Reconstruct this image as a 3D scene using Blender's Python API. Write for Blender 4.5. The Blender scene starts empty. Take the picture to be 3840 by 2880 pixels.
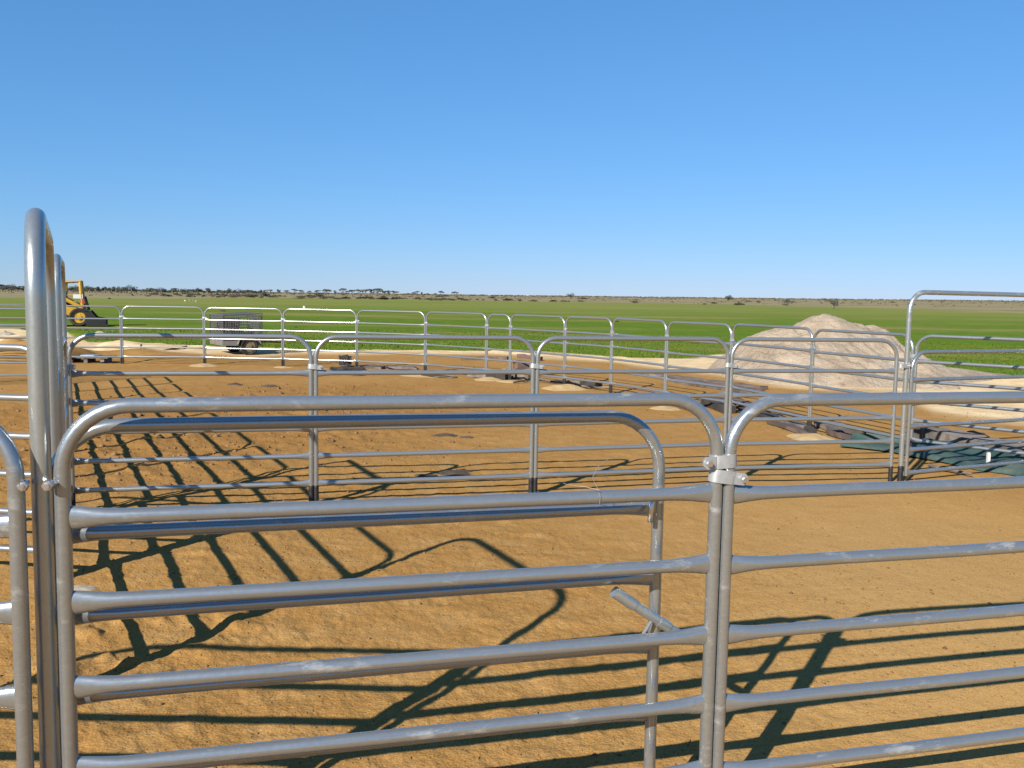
import bpy, math, random
import numpy as np
from mathutils import Vector, Matrix
R = math.radians
rng = random.Random(7)
sc = bpy.context.scene
col = sc.collection

# ------------------------------------------------------------------ camera numbers
F, PITCH, ROLL, H = 3421.3, R(5.305), R(0.9845), 1.3411


def ray(u, v):
    X, Y = (u - 1920) / F, -(v - 1440) / F
    cx = X * math.cos(ROLL) - Y * math.sin(ROLL)
    cy = X * math.sin(ROLL) + Y * math.cos(ROLL)
    return Vector((cx, math.cos(PITCH) + cy * math.sin(PITCH), -math.sin(PITCH) + cy * math.cos(PITCH)))


def sstep(a, b, x):
    t = np.clip((x - a) / (b - a), 0, 1)
    return t * t * (3 - 2 * t)


def macro(x, y):
    """height of the plain: flat yard, slow rise far away"""
    x = np.asarray(x, float); y = np.asarray(y, float)
    rho = np.hypot(x, y); ang = np.arctan2(x, y)
    k = 0.0018 + (0.0068 - 0.0018) * np.clip((ang + 0.49) / 0.98, 0, 1)
    k = np.where(np.abs(ang) > 1.2, 0.002, k)
    t = np.maximum(0, rho - 30)
    return k * t * t / (t + 25)


def at(u, v):
    """ground point seen at a pixel of the photograph"""
    d = ray(u, v); z = 0.0
    p = Vector((0, 0, 0))
    for _ in range(40):
        if d.z >= -1e-5:
            d.z = -1e-5
        t = (z - H) / d.z
        t = min(t, 2400)
        p = Vector((d.x * t, d.y * t, H + d.z * t))
        z = 0.5 * z + 0.5 * float(macro(p.x, p.y))
    p.z = float(macro(p.x, p.y))
    return p


def along(u, y, h=0.0):
    """point at depth y below pixel column u, on the ground"""
    v = 1122 + (u - 1920) * 0.01718
    d = ray(u, v)
    x = d.x / d.y * y
    return Vector((x, y, float(macro(x, y)) + h))


# ------------------------------------------------------------------ tagging and mesh helpers
def tag(o, label=None, cat=None, group=None, kind=None):
    if label: o['label'] = label
    if cat: o['category'] = cat
    if group: o['group'] = group
    if kind: o['kind'] = kind
    return o


def empty(name, loc=(0, 0, 0), rz=0.0):
    o = bpy.data.objects.new(name, None)
    o.empty_display_size = 0.1
    col.objects.link(o)
    o.location = loc
    o.rotation_euler = (0, 0, rz)
    return o


def link(name, me, parent=None):
    o = bpy.data.objects.new(name, me)
    col.objects.link(o)
    if parent: o.parent = parent
    return o


def kids(o):
    return [c for c in bpy.data.objects if c.parent == o]


class MB:
    def __init__(s): s.v = []; s.f = []

    def add(s, vs, fs):
        n = len(s.v)
        s.v += [tuple(a) for a in vs]
        s.f += [tuple(i + n for i in f) for f in fs]

    def box(s, c, d, rot=None):
        hx, hy, hz = d[0] / 2, d[1] / 2, d[2] / 2
        vs = [Vector((x, y, z)) for x in (-hx, hx) for y in (-hy, hy) for z in (-hz, hz)]
        if rot is not None: vs = [rot @ a for a in vs]
        c = Vector(c)
        s.add([a + c for a in vs], [(0, 1, 3, 2), (4, 6, 7, 5), (0, 4, 5, 1), (2, 3, 7, 6), (0, 2, 6, 4), (1, 5, 7, 3)])

    def tube(s, pts, r, n=14, scale=None, caps=True, up=None):
        """tube along points; scale: per point (vertical, sideways) factors"""
        pts = [Vector(p) for p in pts]
        N = len(pts); vs = []
        tang = []
        for i in range(N):
            a = pts[max(i - 1, 0)]; b = pts[min(i + 1, N - 1)]
            tang.append((b - a).normalized())
        ref = Vector(up) if up else (Vector((0, 1, 0)) if abs(tang[0].y) < 0.9 else Vector((1, 0, 0)))
        nrm = (ref - tang[0] * ref.dot(tang[0])).normalized()
        for i in range(N):
            if i:
                nrm = (nrm - tang[i] * nrm.dot(tang[i])).normalized()
            bn = tang[i].cross(nrm)
            sa, sb = scale[i] if scale else (1, 1)
            rr = r[i] if isinstance(r, (list, tuple)) else r
            for k in range(n):
                t = 2 * math.pi * k / n
                vs.append(pts[i] + bn * (math.sin(t) * rr * sa) + nrm * (math.cos(t) * rr * sb))
        fs = []
        for i in range(N - 1):
            for k in range(n):
                k2 = (k + 1) % n
                fs.append((i * n + k, i * n + k2, (i + 1) * n + k2, (i + 1) * n + k))
        if caps:
            fs.append(tuple(range(n - 1, -1, -1)))
            fs.append(tuple((N - 1) * n + k for k in range(n)))
        s.add(vs, fs)

    def prism(s, outline, y0, y1, axis='y'):
        """closed outline of (a, b) pairs extruded along an axis"""
        n = len(outline)
        if axis == 'y': mk = lambda a, b, t: (a, t, b)
        elif axis == 'z': mk = lambda a, b, t: (a, b, t)
        else: mk = lambda a, b, t: (t, a, b)
        vs = [mk(a, b, y0) for a, b in outline] + [mk(a, b, y1) for a, b in outline]
        fs = [tuple(range(n)), tuple(range(2 * n - 1, n - 1, -1))]
        for i in range(n):
            j = (i + 1) % n
            fs.append((i, i + n, j + n, j))
        s.add(vs, fs)

    def mesh(s, name, mat, smooth=False, angle=None):
        me = bpy.data.meshes.new(name)
        me.from_pydata(s.v, [], s.f)
        me.materials.append(mat)
        me.validate()
        import bmesh
        bm = bmesh.new(); bm.from_mesh(me)
        bmesh.ops.recalc_face_normals(bm, faces=bm.faces)
        bm.to_mesh(me); bm.free()
        if smooth:
            me.polygons.foreach_set('use_smooth', [True] * len(me.polygons))
            if angle is not None:
                me.set_sharp_from_angle(angle=angle)
        me.update()
        return me

    def build(s, name, mat, parent=None, smooth=False, angle=R(40)):
        return link(name, s.mesh(name, mat, smooth, angle if smooth else None), parent)


# ------------------------------------------------------------------ value noise (numpy)
def vnoise(x, y, seed=0):
    xi = np.floor(x).astype(np.int64); yi = np.floor(y).astype(np.int64)
    fx = x - xi; fy = y - yi
    fx = fx * fx * (3 - 2 * fx); fy = fy * fy * (3 - 2 * fy)

    def h(a, b):
        n = (a * 374761393 + b * 668265263 + seed * 1274126177) & 0x7fffffff
        n = ((n ^ (n >> 13)) * 1274126177) & 0x7fffffff
        n = n ^ (n >> 16)
        return (n & 0xffff) / 65535.0 * 2 - 1
    return (h(xi, yi) * (1 - fx) + h(xi + 1, yi) * fx) * (1 - fy) + (h(xi, yi + 1) * (1 - fx) + h(xi + 1, yi + 1) * fx) * fy


def fbm(x, y, s, octv=4, seed=0, gain=0.5):
    t = 0; a = 1.0
    for i in range(octv):
        t = t + a * vnoise(x / s + 17.3 * i, y / s - 9.1 * i, seed + i)
        s *= 0.5; a *= gain
    return t


# ------------------------------------------------------------------ materials
def newmat(name):
    m = bpy.data.materials.new(name); m.use_nodes = True
    nt = m.node_tree; b = nt.nodes['Principled BSDF']
    return m, nt, b


def N(nt, kind, **kw):
    n = nt.nodes.new(kind)
    for k, v in kw.items():
        if k in n.inputs.keys() if hasattr(n.inputs, 'keys') else False:
            n.inputs[k].default_value = v
        else:
            setattr(n, k, v)
    return n


def noise(nt, scale, detail=4, rough=0.55, vec=None, dist=0.0):
    n = nt.nodes.new('ShaderNodeTexNoise')
    n.inputs['Scale'].default_value = scale
    n.inputs['Detail'].default_value = detail
    n.inputs['Roughness'].default_value = rough
    n.inputs['Distortion'].default_value = dist
    if vec is not None: nt.links.new(vec, n.inputs['Vector'])
    return n.outputs['Fac']


def ramp(nt, fac, stops):
    r = nt.nodes.new('ShaderNodeValToRGB')
    e = r.color_ramp.elements
    while len(e) < len(stops): e.new(0.5)
    for i, (p, c) in enumerate(stops):
        e[i].position = p
        e[i].color = (*c, 1) if len(c) == 3 else c
    nt.links.new(fac, r.inputs['Fac'])
    return r.outputs['Color']


def fac_ramp(nt, fac, a, b, lo=0.0, hi=1.0):
    m = nt.nodes.new('ShaderNodeMapRange')
    m.inputs['From Min'].default_value = a; m.inputs['From Max'].default_value = b
    m.inputs['To Min'].default_value = lo; m.inputs['To Max'].default_value = hi
    nt.links.new(fac, m.inputs['Value'])
    return m.outputs['Result']


def mix(nt, fac, a, b, mode='MIX'):
    m = nt.nodes.new('ShaderNodeMix'); m.data_type = 'RGBA'; m.blend_type = mode
    for i, x in ((0, fac), (6, a), (7, b)):
        if isinstance(x, (int, float)): m.inputs[i].default_value = x
        elif isinstance(x, tuple): m.inputs[i].default_value = (*x, 1) if len(x) == 3 else x
        else: nt.links.new(x, m.inputs[i])
    return m.outputs[2]


def math_(nt, op, a, b=None):
    m = nt.nodes.new('ShaderNodeMath'); m.operation = op
    for i, x in enumerate((a, b)):
        if x is None: continue
        if isinstance(x, (int, float)): m.inputs[i].default_value = x
        else: nt.links.new(x, m.inputs[i])
    return m.outputs[0]


def bump(nt, b, height, strength=0.3, dist=0.01):
    n = nt.nodes.new('ShaderNodeBump')
    n.inputs['Strength'].default_value = strength
    n.inputs['Distance'].default_value = dist
    nt.links.new(height, n.inputs['Height'])
    nt.links.new(n.outputs['Normal'], b.inputs['Normal'])


def objvec(nt, scale=(1, 1, 1), rand=True):
    tc = nt.nodes.new('ShaderNodeTexCoord')
    mp = nt.nodes.new('ShaderNodeMapping')
    mp.inputs['Scale'].default_value = scale
    nt.links.new(tc.outputs['Object'], mp.inputs['Vector'])
    if rand:
        oi = nt.nodes.new('ShaderNodeObjectInfo')
        mu = nt.nodes.new('ShaderNodeMath'); mu.operation = 'MULTIPLY'; mu.inputs[1].default_value = 37.0
        nt.links.new(oi.outputs['Random'], mu.inputs[0])
        cb = nt.nodes.new('ShaderNodeCombineXYZ')
        for i in range(3): nt.links.new(mu.outputs[0], cb.inputs[i])
        nt.links.new(cb.outputs[0], mp.inputs['Location'])
    return mp.outputs['Vector']


KA = 0.62


def mat_simple(name, c, rough=0.7, var=0.25, scale=8.0, metal=0.0, bumps=0.0, dirt=None, dirt_amt=0.4, spec=0.4):
    m, nt, b = newmat(name)
    v = objvec(nt)
    f = noise(nt, scale, 5, 0.6, v)
    if metal < 0.3: c = tuple(x * KA for x in c); dirt = tuple(x * KA for x in dirt) if dirt else dirt
    lo = tuple(x * (1 - var) for x in c); hi = tuple(min(1, x * (1 + var)) for x in c)
    colr = ramp(nt, f, [(0.3, lo), (0.7, hi)])
    if dirt:
        g = noise(nt, scale * 0.35, 6, 0.65, v)
        colr = mix(nt, fac_ramp(nt, g, 0.62 - 0.3 * dirt_amt, 0.75 - 0.2 * dirt_amt), colr, dirt)
    nt.links.new(colr, b.inputs['Base Color'])
    b.inputs['Roughness'].default_value = rough
    b.inputs['Metallic'].default_value = metal
    b.inputs['Specular IOR Level'].default_value = spec
    if bumps: bump(nt, b, noise(nt, scale * 3, 4, 0.6, v), bumps, 0.01)
    return m


def mat_galv(name, base=(0.320, 0.342, 0.352), rough=0.25, scuff=0.34, var=0.7):
    """galvanised tube: fine spangle, drawn streaks, pale scuffs and dried mud specks"""
    m, nt, b = newmat(name)
    v = objvec(nt)
    streak = noise(nt, 9.0, 4, 0.6, objvec(nt, (1.0, 26.0, 26.0)))
    sp = noise(nt, 85.0, 2, 0.5, v)
    big = noise(nt, 2.6, 3, 0.5, v)
    f = math_(nt, 'ADD', math_(nt, 'MULTIPLY', streak, 0.6), math_(nt, 'MULTIPLY', sp, 0.4))
    c0 = ramp(nt, f, [(0.30, tuple(x * (1 - .12 * var) for x in base)), (0.70, tuple(min(1, x * (1 + .09 * var)) for x in base))])
    scf = fac_ramp(nt, noise(nt, 16.0, 6, 0.7, objvec(nt, (0.6, 1.8, 1.8))), 0.55, 0.66)
    scf = math_(nt, 'MULTIPLY', scf, fac_ramp(nt, big, 0.46, 0.58))
    scf = math_(nt, 'MULTIPLY', scf, scuff)
    c1 = mix(nt, scf, c0, (0.50, 0.48, 0.44))
    mud = fac_ramp(nt, noise(nt, 42.0, 3, 0.6, v), 0.73, 0.80)
    mud = math_(nt, 'MULTIPLY', mud, 0.30 * var)
    c2 = mix(nt, mud, c1, (0.24, 0.17, 0.10))
    nt.links.new(c2, b.inputs['Base Color'])
    metal = math_(nt, 'SUBTRACT', 0.76, math_(nt, 'ADD', math_(nt, 'MULTIPLY', scf, 0.55), math_(nt, 'MULTIPLY', mud, 0.8)))
    nt.links.new(metal, b.inputs['Metallic'])
    rg = math_(nt, 'ADD', fac_ramp(nt, f, 0.25, 0.75, rough - 0.04 * var, rough + 0.05 * var), math_(nt, 'MULTIPLY', scf, 0.3))
    nt.links.new(rg, b.inputs['Roughness'])
    bump(nt, b, f, 0.02 * var, 0.002)
    return m


GALV = mat_galv('galvanised_steel')
GALV_NEW = mat_galv('bright_galvanised_steel', (0.385, 0.405, 0.395), 0.29, 0.35)
GALV_DULL = mat_galv('dull_galvanised_steel', (0.34, 0.36, 0.36), 0.28, 0.12, 0.25)
ZINC = mat_simple('zinc_clamp', (0.37, 0.385, 0.39), 0.5, 0.18, 30, metal=0.6)
BOLT = mat_simple('bolt_steel', (0.65, 0.65, 0.66), 0.28, 0.1, 30, metal=0.95)
BITUMEN = mat_simple('black_bitumen', (0.018, 0.018, 0.019), 0.55, 0.4, 25, bumps=0.3)
TIMBER = mat_simple('weathered_timber', (0.24, 0.205, 0.175), 0.9, 0.35, 6, bumps=0.6, dirt=(0.09, 0.072, 0.06), dirt_amt=0.6)
RUSTW = mat_simple('red_brown_timber', (0.19, 0.125, 0.095), 0.9, 0.4, 6, bumps=0.5, dirt=(0.10, 0.07, 0.055), dirt_amt=0.5)
DARKW = mat_simple('charred_timber', (0.05, 0.042, 0.036), 0.95, 0.5, 8, bumps=0.7)
RUST = mat_simple('rusty_iron', (0.17, 0.075, 0.04), 0.85, 0.4, 20, metal=0.2)
YELLOW = mat_simple('loader_yellow', (0.62, 0.36, 0.035), 0.45, 0.12, 6, dirt=(0.34, 0.22, 0.09), dirt_amt=0.3)
BLACKS = mat_simple('black_steel', (0.02, 0.02, 0.021), 0.5, 0.3, 10)
RUBBER = mat_simple('tyre_rubber', (0.022, 0.021, 0.02), 0.85, 0.3, 10, dirt=(0.10, 0.075, 0.05), dirt_amt=0.35)
WHITE = mat_simple('white_paint', (0.75, 0.75, 0.73), 0.5, 0.06, 10)
REDP = mat_simple('red_paint', (0.45, 0.05, 0.05), 0.5, 0.1, 10)
GREYP = mat_simple('worn_pale_panel', (0.21, 0.205, 0.19), 0.65, 0.2, 7, dirt=(0.22, 0.11, 0.07), dirt_amt=0.45)
MESHW = mat_simple('cage_wire', (0.12, 0.12, 0.125), 0.6, 0.2, 20, metal=0.5)
HUB = mat_simple('wheel_hub', (0.24, 0.18, 0.11), 0.6, 0.25, 20)
TARP = mat_simple('green_shade_cloth', (0.030, 0.072, 0.064), 0.75, 0.35, 5, bumps=0.4, dirt=(0.10, 0.13, 0.11), dirt_amt=0.4)
SHEETM = mat_simple('pale_sheet_metal', (0.45, 0.50, 0.54), 0.35, 0.15, 8, metal=0.6)
STONE = mat_simple('pale_limestone', (0.50, 0.42, 0.31), 0.9, 0.2, 9, bumps=0.5)
DUNG = mat_simple('dark_clod_soil', (0.085, 0.06, 0.04), 0.95, 0.4, 12, bumps=0.6)
WIRE = mat_simple('tie_wire', (0.25, 0.22, 0.19), 0.5, 0.2, 20, metal=0.5)
YSAND = mat_simple('yellow_sand', (0.52, 0.36, 0.17), 0.95, 0.18, 9, bumps=0.4)


def mat_leaf(name, a, b_):
    m, nt, b = newmat(name)
    f = noise(nt, 0.9, 4, 0.6, objvec(nt))
    nt.links.new(ramp(nt, f, [(0.3, a), (0.7, b_)]), b.inputs['Base Color'])
    b.inputs['Roughness'].default_value = 0.9
    b.inputs['Specular IOR Level'].default_value = 0.1
    return m


LEAF = mat_leaf('grey_green_foliage', (0.040, 0.045, 0.034), (0.080, 0.082, 0.058))
LEAF2 = mat_leaf('brown_scrub_foliage', (0.072, 0.062, 0.043), (0.128, 0.110, 0.074))
BARK = mat_simple('pale_bark', (0.20, 0.17, 0.14), 0.9, 0.3, 3)


# ------------------------------------------------------------------ ground
def bound(pts, ang):
    P = [at(u, v) for u, v in pts]
    a = np.array([math.atan2(p.x, p.y) for p in P]); r = np.array([math.hypot(p.x, p.y) for p in P])
    o = np.argsort(a)
    return np.interp(ang, a[o], r[o])


B_PALE = [(-900, 1350), (-400, 1345), (0, 1338), (450, 1328), (640, 1328), (1000, 1332), (1200, 1328), (1560, 1331), (1830, 1336),
          (2120, 1350), (2300, 1362), (2520, 1392), (2700, 1412), (3000, 1462), (3350, 1478), (3500, 1550), (3840, 1600), (4300, 1640)]
B_GRASS = [(-900, 1240), (-400, 1240), (0, 1225), (250, 1262), (330, 1285), (740, 1300), (1200, 1314), (1830, 1318), (1900, 1310), (2080, 1322),
           (2300, 1338), (2480, 1346), (2620, 1342), (2720, 1330), (2850, 1330), (3200, 1345), (3560, 1395), (3840, 1420), (4300, 1440)]
B_TAN = [(-400, 1117), (0, 1117), (500, 1119), (560, 1121), (1000, 1118), (1500, 1122), (2000, 1131), (2700, 1138), (3200, 1152), (3840, 1176), (4300, 1186)]


def soil(x, y):
    """pale, grass, tan and rough weights for ground points"""
    rho = np.hypot(x, y); ang = np.arctan2(x, y)
    wob = fbm(x, y, 2.2, 4, 11)
    wob2 = fbm(x, y, 0.9, 3, 31)
    rp = bound(B_PALE, ang); rg = bound(B_GRASS, ang); rt = bound(B_TAN, ang)
    back = np.abs(ang) > 1.3
    pale = sstep(-0.6, 1.2, rho - rp + wob * 0.55)
    grass = sstep(-0.35, 0.55, rho - rg + wob * 0.5 + wob2 * 0.25)
    tan = sstep(-0.12, 0.12, (rho - rt) / rt + fbm(x, y, 28.0, 3, 5) * 0.07)
    pale = np.where(back, 0, pale); grass = np.where(back, sstep(25, 26, rho), grass)
    rough = sstep(0.1, 0.9, np.exp(-((x + 3.2) / 3.0) ** 2 - ((y - 9.5) / 4.2) ** 2) * 1.25 + 0.25 * wob)
    return pale, grass, tan, rough


def near_height(x, y, pale, grass, rough):
    rho = np.hypot(x, y)
    h = fbm(x, y, 1.6, 3, 3) * 0.010 * sstep(40, 8, rho)
    yard = 1 - np.clip(np.maximum(pale * 0.6, grass), 0, 1)
    n1 = fbm(x, y, 0.16, 3, 41)
    clod = np.maximum(0, n1 - 0.25)
    calm = 1 - 0.6 * sstep(-0.3, 1.4, x - 0.1 * y)
    h = h + (fbm(x, y, 0.07, 3, 21) * 0.0030 + fbm(x, y, 0.026, 2, 25) * 0.0022 * sstep(7, 4, rho) + clod * 0.008) * calm * yard * sstep(16, 5, rho)
    n2 = fbm(x, y, 0.30, 3, 51)
    h = h + rough * yard * (np.maximum(0, n2) * 0.016 + n1 * 0.010)
    h = h + 0.05 * np.exp(-((x - 1.5) / 1.3) ** 2 - ((y - 3.8) / 1.1) ** 2)  # low swell added to shift where the near panel shadows land
    # trodden soil beside the left fence, in front
    edge = np.exp(-((x + 1.35) / 0.45) ** 2 - ((y - 3.3) / 0.7) ** 2)
    h = h + edge * np.maximum(0, fbm(x, y, 0.14, 3, 61)) * 0.030
    # churned heaps beyond the far fence on the left
    ang = np.arctan2(x, y)
    heap = np.exp(-((ang + 0.47) / 0.10) ** 2) * sstep(18, 20, rho) * sstep(34, 27, rho)
    h = h + heap * np.maximum(0, fbm(x, y, 2.6, 4, 71) + 0.15) * 0.34
    lip = np.exp(-((rho - bound(B_GRASS, ang) + 0.8) / 0.7) ** 2) * sstep(0.4, -0.4, np.abs(ang) - 0.9)
    h = h + lip * np.maximum(0, fbm(x, y, 1.1, 3, 81)) * 0.07
    return h


def build_ground():
    rr = [0.0, 0.4, 0.8]
    r = 1.1
    while r < 26: rr.append(r); r *= 1.0052 if r > 1.8 else 1.03
    while r < 120: rr.append(r); r *= 1.012
    while r < 2600: rr.append(r); r *= 1.03
    rr = np.array(rr)
    fan = np.linspace(-0.72, 0.72, 1000)
    rest = np.linspace(0.72, 2 * math.pi - 0.72, 90)[1:-1]
    aa = np.concatenate([fan, rest])
    nr, na = len(rr), len(aa)
    RR, AA = np.meshgrid(rr, aa, indexing='ij')
    x = (RR * np.sin(AA)).ravel(); y = (RR * np.cos(AA)).ravel()
    pale, grass, tan, rough = soil(x, y)
    z = macro(x, y) + near_height(x, y, pale, grass, rough)
    co = np.stack([x, y, z], 1).astype(np.float32)
    i = np.arange(nr - 1)[:, None] * na; j = np.arange(na)[None, :]; j2 = (j + 1) % na
    q = np.stack([i + j, i + j2, i + na + j2, i + na + j], -1).reshape(-1, 4).astype(np.int32)
    q = q[:, ::-1]
    me = bpy.data.meshes.new('ground')
    me.vertices.add(len(co)); me.vertices.foreach_set('co', co.ravel())
    me.loops.add(q.size); me.loops.foreach_set('vertex_index', q.ravel())
    me.polygons.add(len(q))
    me.polygons.foreach_set('loop_start', np.arange(0, q.size, 4, dtype=np.int32))
    me.polygons.foreach_set('use_smooth', np.ones(len(q), bool))
    me.update(calc_edges=True)
    rho_ = np.hypot(x, y)
    smooth = sstep(-0.3, 1.6, x - 0.10 * y + 0.25 * fbm(x, y, 1.3, 3, 15)) * sstep(9, 4, rho_)
    dry = sstep(35, 140, rho_) * 0.75
    for nm, a in (('pale', pale), ('grass', grass), ('tan', tan), ('rough', rough), ('smooth', smooth), ('dry', dry)):
        at_ = me.attributes.new(nm, 'FLOAT', 'POINT')
        at_.data.foreach_set('value', a.astype(np.float32))
    m, nt, b = newmat('yard_and_paddock_soil')
    geo = nt.nodes.new('ShaderNodeNewGeometry'); P = geo.outputs['Position']

    def attr(n):
        a = nt.nodes.new('ShaderNodeAttribute'); a.attribute_name = n; return a.outputs['Fac']
    big = noise(nt, 0.55, 4, 0.55, P); mid = noise(nt, 5.0, 5, 0.6, P); fine = noise(nt, 62.0, 6, 0.72, P); grit = noise(nt, 230.0, 2, 0.6, P)
    mp_ = nt.nodes.new('ShaderNodeMapping'); mp_.inputs['Scale'].default_value = (0.035, 0.11, 0.05); nt.links.new(P, mp_.inputs['Vector']); stretch = mp_.outputs['Vector']
    dirt = ramp(nt, big, [(0.30, (0.238, 0.124, 0.035)), (0.70, (0.292, 0.162, 0.052))])
    dirt = mix(nt, fac_ramp(nt, mid, 0.45, 0.75), dirt, (0.308, 0.187, 0.073))
    dirt = mix(nt, math_(nt, 'MULTIPLY', attr('smooth'), 0.85), dirt, (0.355, 0.218, 0.083))
    dirt = mix(nt, math_(nt, 'MULTIPLY', attr('rough'), fac_ramp(nt, mid, 0.35, 0.65, 0.3, 0.9)), dirt, (0.201, 0.099, 0.028))
    dirt = mix(nt, fac_ramp(nt, fine, 0.44, 0.26), dirt, (0.138, 0.069, 0.021))
    dirt = mix(nt, math_(nt, 'MULTIPLY', fac_ramp(nt, grit, 0.56, 0.68), 0.6), dirt, (0.424, 0.273, 0.117))
    dirt = mix(nt, math_(nt, 'MULTIPLY', fac_ramp(nt, grit, 0.43, 0.34), 0.65), dirt, (0.117, 0.061, 0.022))
    vor = nt.nodes.new('ShaderNodeTexVoronoi'); vor.inputs['Scale'].default_value = 38.0
    nt.links.new(P, vor.inputs['Vector'])
    org = math_(nt, 'MULTIPLY', math_(nt, 'LESS_THAN', vor.outputs['Distance'], 0.20), fac_ramp(nt, mid, 0.40, 0.6))
    dirt = mix(nt, math_(nt, 'MULTIPLY', org, 0.6), dirt, (0.382, 0.187, 0.033))
    sand = ramp(nt, noise(nt, 1.7, 6, 0.62, P), [(0.30, (0.407, 0.284, 0.151)), (0.55, (0.543, 0.417, 0.246)), (0.75, (0.638, 0.516, 0.329))])
    sand = mix(nt, math_(nt, 'MULTIPLY', fac_ramp(nt, noise(nt, 7, 5, 0.6, P), 0.58, 0.75), 0.6), sand, (0.325, 0.231, 0.134))
    gfar = noise(nt, 0.10, 5, 0.6, P); gmid = noise(nt, 0.8, 5, 0.65, P); gfine = noise(nt, 9.0, 4, 0.6, P)
    gr = ramp(nt, gmid, [(0.28, (0.056, 0.106, 0.008)), (0.50, (0.078, 0.133, 0.012)), (0.72, (0.113, 0.157, 0.017))])
    gr = mix(nt, math_(nt, 'MULTIPLY', fac_ramp(nt, gfine, 0.50, 0.30), 0.5), gr, (0.039, 0.079, 0.005))
    gr = mix(nt, math_(nt, 'MULTIPLY', fac_ramp(nt, gfar, 0.55, 0.72), 0.55), gr, (0.149, 0.142, 0.024))
    gr = mix(nt, attr('dry'), gr, (0.155, 0.174, 0.044))
    gst = noise(nt, 1.0, 5, 0.6, stretch)
    gr = mix(nt, math_(nt, 'MULTIPLY', fac_ramp(nt, gst, 0.50, 0.64), 0.7), gr, (0.205, 0.165, 0.062))
    gr = mix(nt, math_(nt, 'MULTIPLY', fac_ramp(nt, gst, 0.44, 0.32), 0.5), gr, (0.070, 0.105, 0.018))
    tn = ramp(nt, noise(nt, 0.035, 6, 0.65, P), [(0.30, (0.13, 0.118, 0.058)), (0.5, (0.20, 0.172, 0.095)), (0.7, (0.27, 0.225, 0.14))])
    tn = mix(nt, math_(nt, 'MULTIPLY', fac_ramp(nt, noise(nt, 0.16, 5, 0.7, P), 0.54, 0.66), 0.7), tn, (0.085, 0.072, 0.045))
    c = mix(nt, attr('pale'), dirt, sand)
    c = mix(nt, attr('grass'), c, gr)
    c = mix(nt, attr('tan'), c, tn)
    nt.links.new(c, b.inputs['Base Color'])
    b.inputs['Roughness'].default_value = 1.0
    b.inputs['Specular IOR Level'].default_value = 0.02
    vg = nt.nodes.new('ShaderNodeTexVoronoi'); vg.inputs['Scale'].default_value = 95.0; vg.inputs['Randomness'].default_value = 1.0
    nt.links.new(P, vg.inputs['Vector'])
    vg2 = nt.nodes.new('ShaderNodeTexVoronoi'); vg2.inputs['Scale'].default_value = 34.0
    nt.links.new(P, vg2.inputs['Vector'])
    hgt = math_(nt, 'ADD', math_(nt, 'MULTIPLY', fine, 0.55), math_(nt, 'ADD', math_(nt, 'MULTIPLY', vg.outputs['Distance'], -0.35), math_(nt, 'MULTIPLY', vg2.outputs['Distance'], -0.45)))
    bn = nt.nodes.new('ShaderNodeBump'); bn.inputs['Distance'].default_value = 0.009
    nt.links.new(math_(nt, 'SUBTRACT', 0.62, math_(nt, 'MULTIPLY', attr('smooth'), 0.34)), bn.inputs['Strength'])
    nt.links.new(hgt, bn.inputs['Height']); nt.links.new(bn.outputs['Normal'], b.inputs['Normal'])
    me.materials.append(m)
    o = link('ground', me)
    tag(o, kind='structure')
    return o


build_ground()

# ------------------------------------------------------------------ panels
OD = 0.0300
PR = OD / 2
CR = 0.135
RAILS = [0.140, 0.318, 0.496, 0.674, 0.852]
TOP = 1.0825
CACHE = {}


def arch_path(w, top, cr, z0, n=9):
    x = w / 2
    pts = [(-x, 0, z0), (-x, 0, z0 + 0.4 * (top - cr - z0)), (-x, 0, top - cr - 0.02)]
    for i in range(n + 1):
        a = math.pi - (math.pi / 2) * i / n
        pts.append((-x + cr + cr * math.cos(a), 0, top - cr + cr * math.sin(a)))
    m = 6
    for i in range(1, m): pts.append((-x + cr + (2 * x - 2 * cr) * i / m, 0, top))
    for i in range(n + 1):
        a = math.pi / 2 - (math.pi / 2) * i / n
        pts.append((x - cr + cr * math.cos(a), 0, top - cr + cr * math.sin(a)))
    pts += [(x, 0, top - cr - 0.02), (x, 0, z0 + 0.4 * (top - cr - z0)), (x, 0, z0)]
    return pts


def frame_mesh(w, top=TOP, z0=0.11, r=PR, cr=CR, seg=16, mat=None):
    k = ('f', round(w, 3), top, z0, r, cr, seg, (mat or GALV).name)
    if k not in CACHE:
        m = MB(); m.tube(arch_path(w, top, cr, z0), r, seg)
        CACHE[k] = m.mesh('frame', mat or GALV, True, R(50))
    return CACHE[k]


def rail_mesh(w, seg=14, mat=None, r=PR):
    """horizontal tube whose ends are pressed flat and flare where they meet the posts"""
    k = ('r', round(w, 3), seg, (mat or GALV).name, r)
    if k not in CACHE:
        x = w / 2 - PR * 0.35
        prof = [(0, 1.62, 0.62), (0.020, 1.52, 0.66), (0.034, 1.42, 0.74), (0.055, 1.24, 0.86), (0.085, 1.08, 0.96), (0.12, 1.0, 1.0)]
        pts, scl = [], []
        for d, a, b in prof: pts.append((-x + d, 0, 0)); scl.append((a, b))
        for i in range(1, 6):
            t = i / 6
            pts.append((-x + 0.12 + (2 * x - 0.24) * t, 0, rng.uniform(-.0008, .0008))); scl.append((1, 1))
        for d, a, b in reversed(prof): pts.append((x - d, 0, 0)); scl.append((a, b))
        m = MB(); m.tube(pts, r, seg, scl, up=(0, 1, 0))
        CACHE[k] = m.mesh('rail', mat or GALV, True, R(60))
    return CACHE[k]


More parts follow.
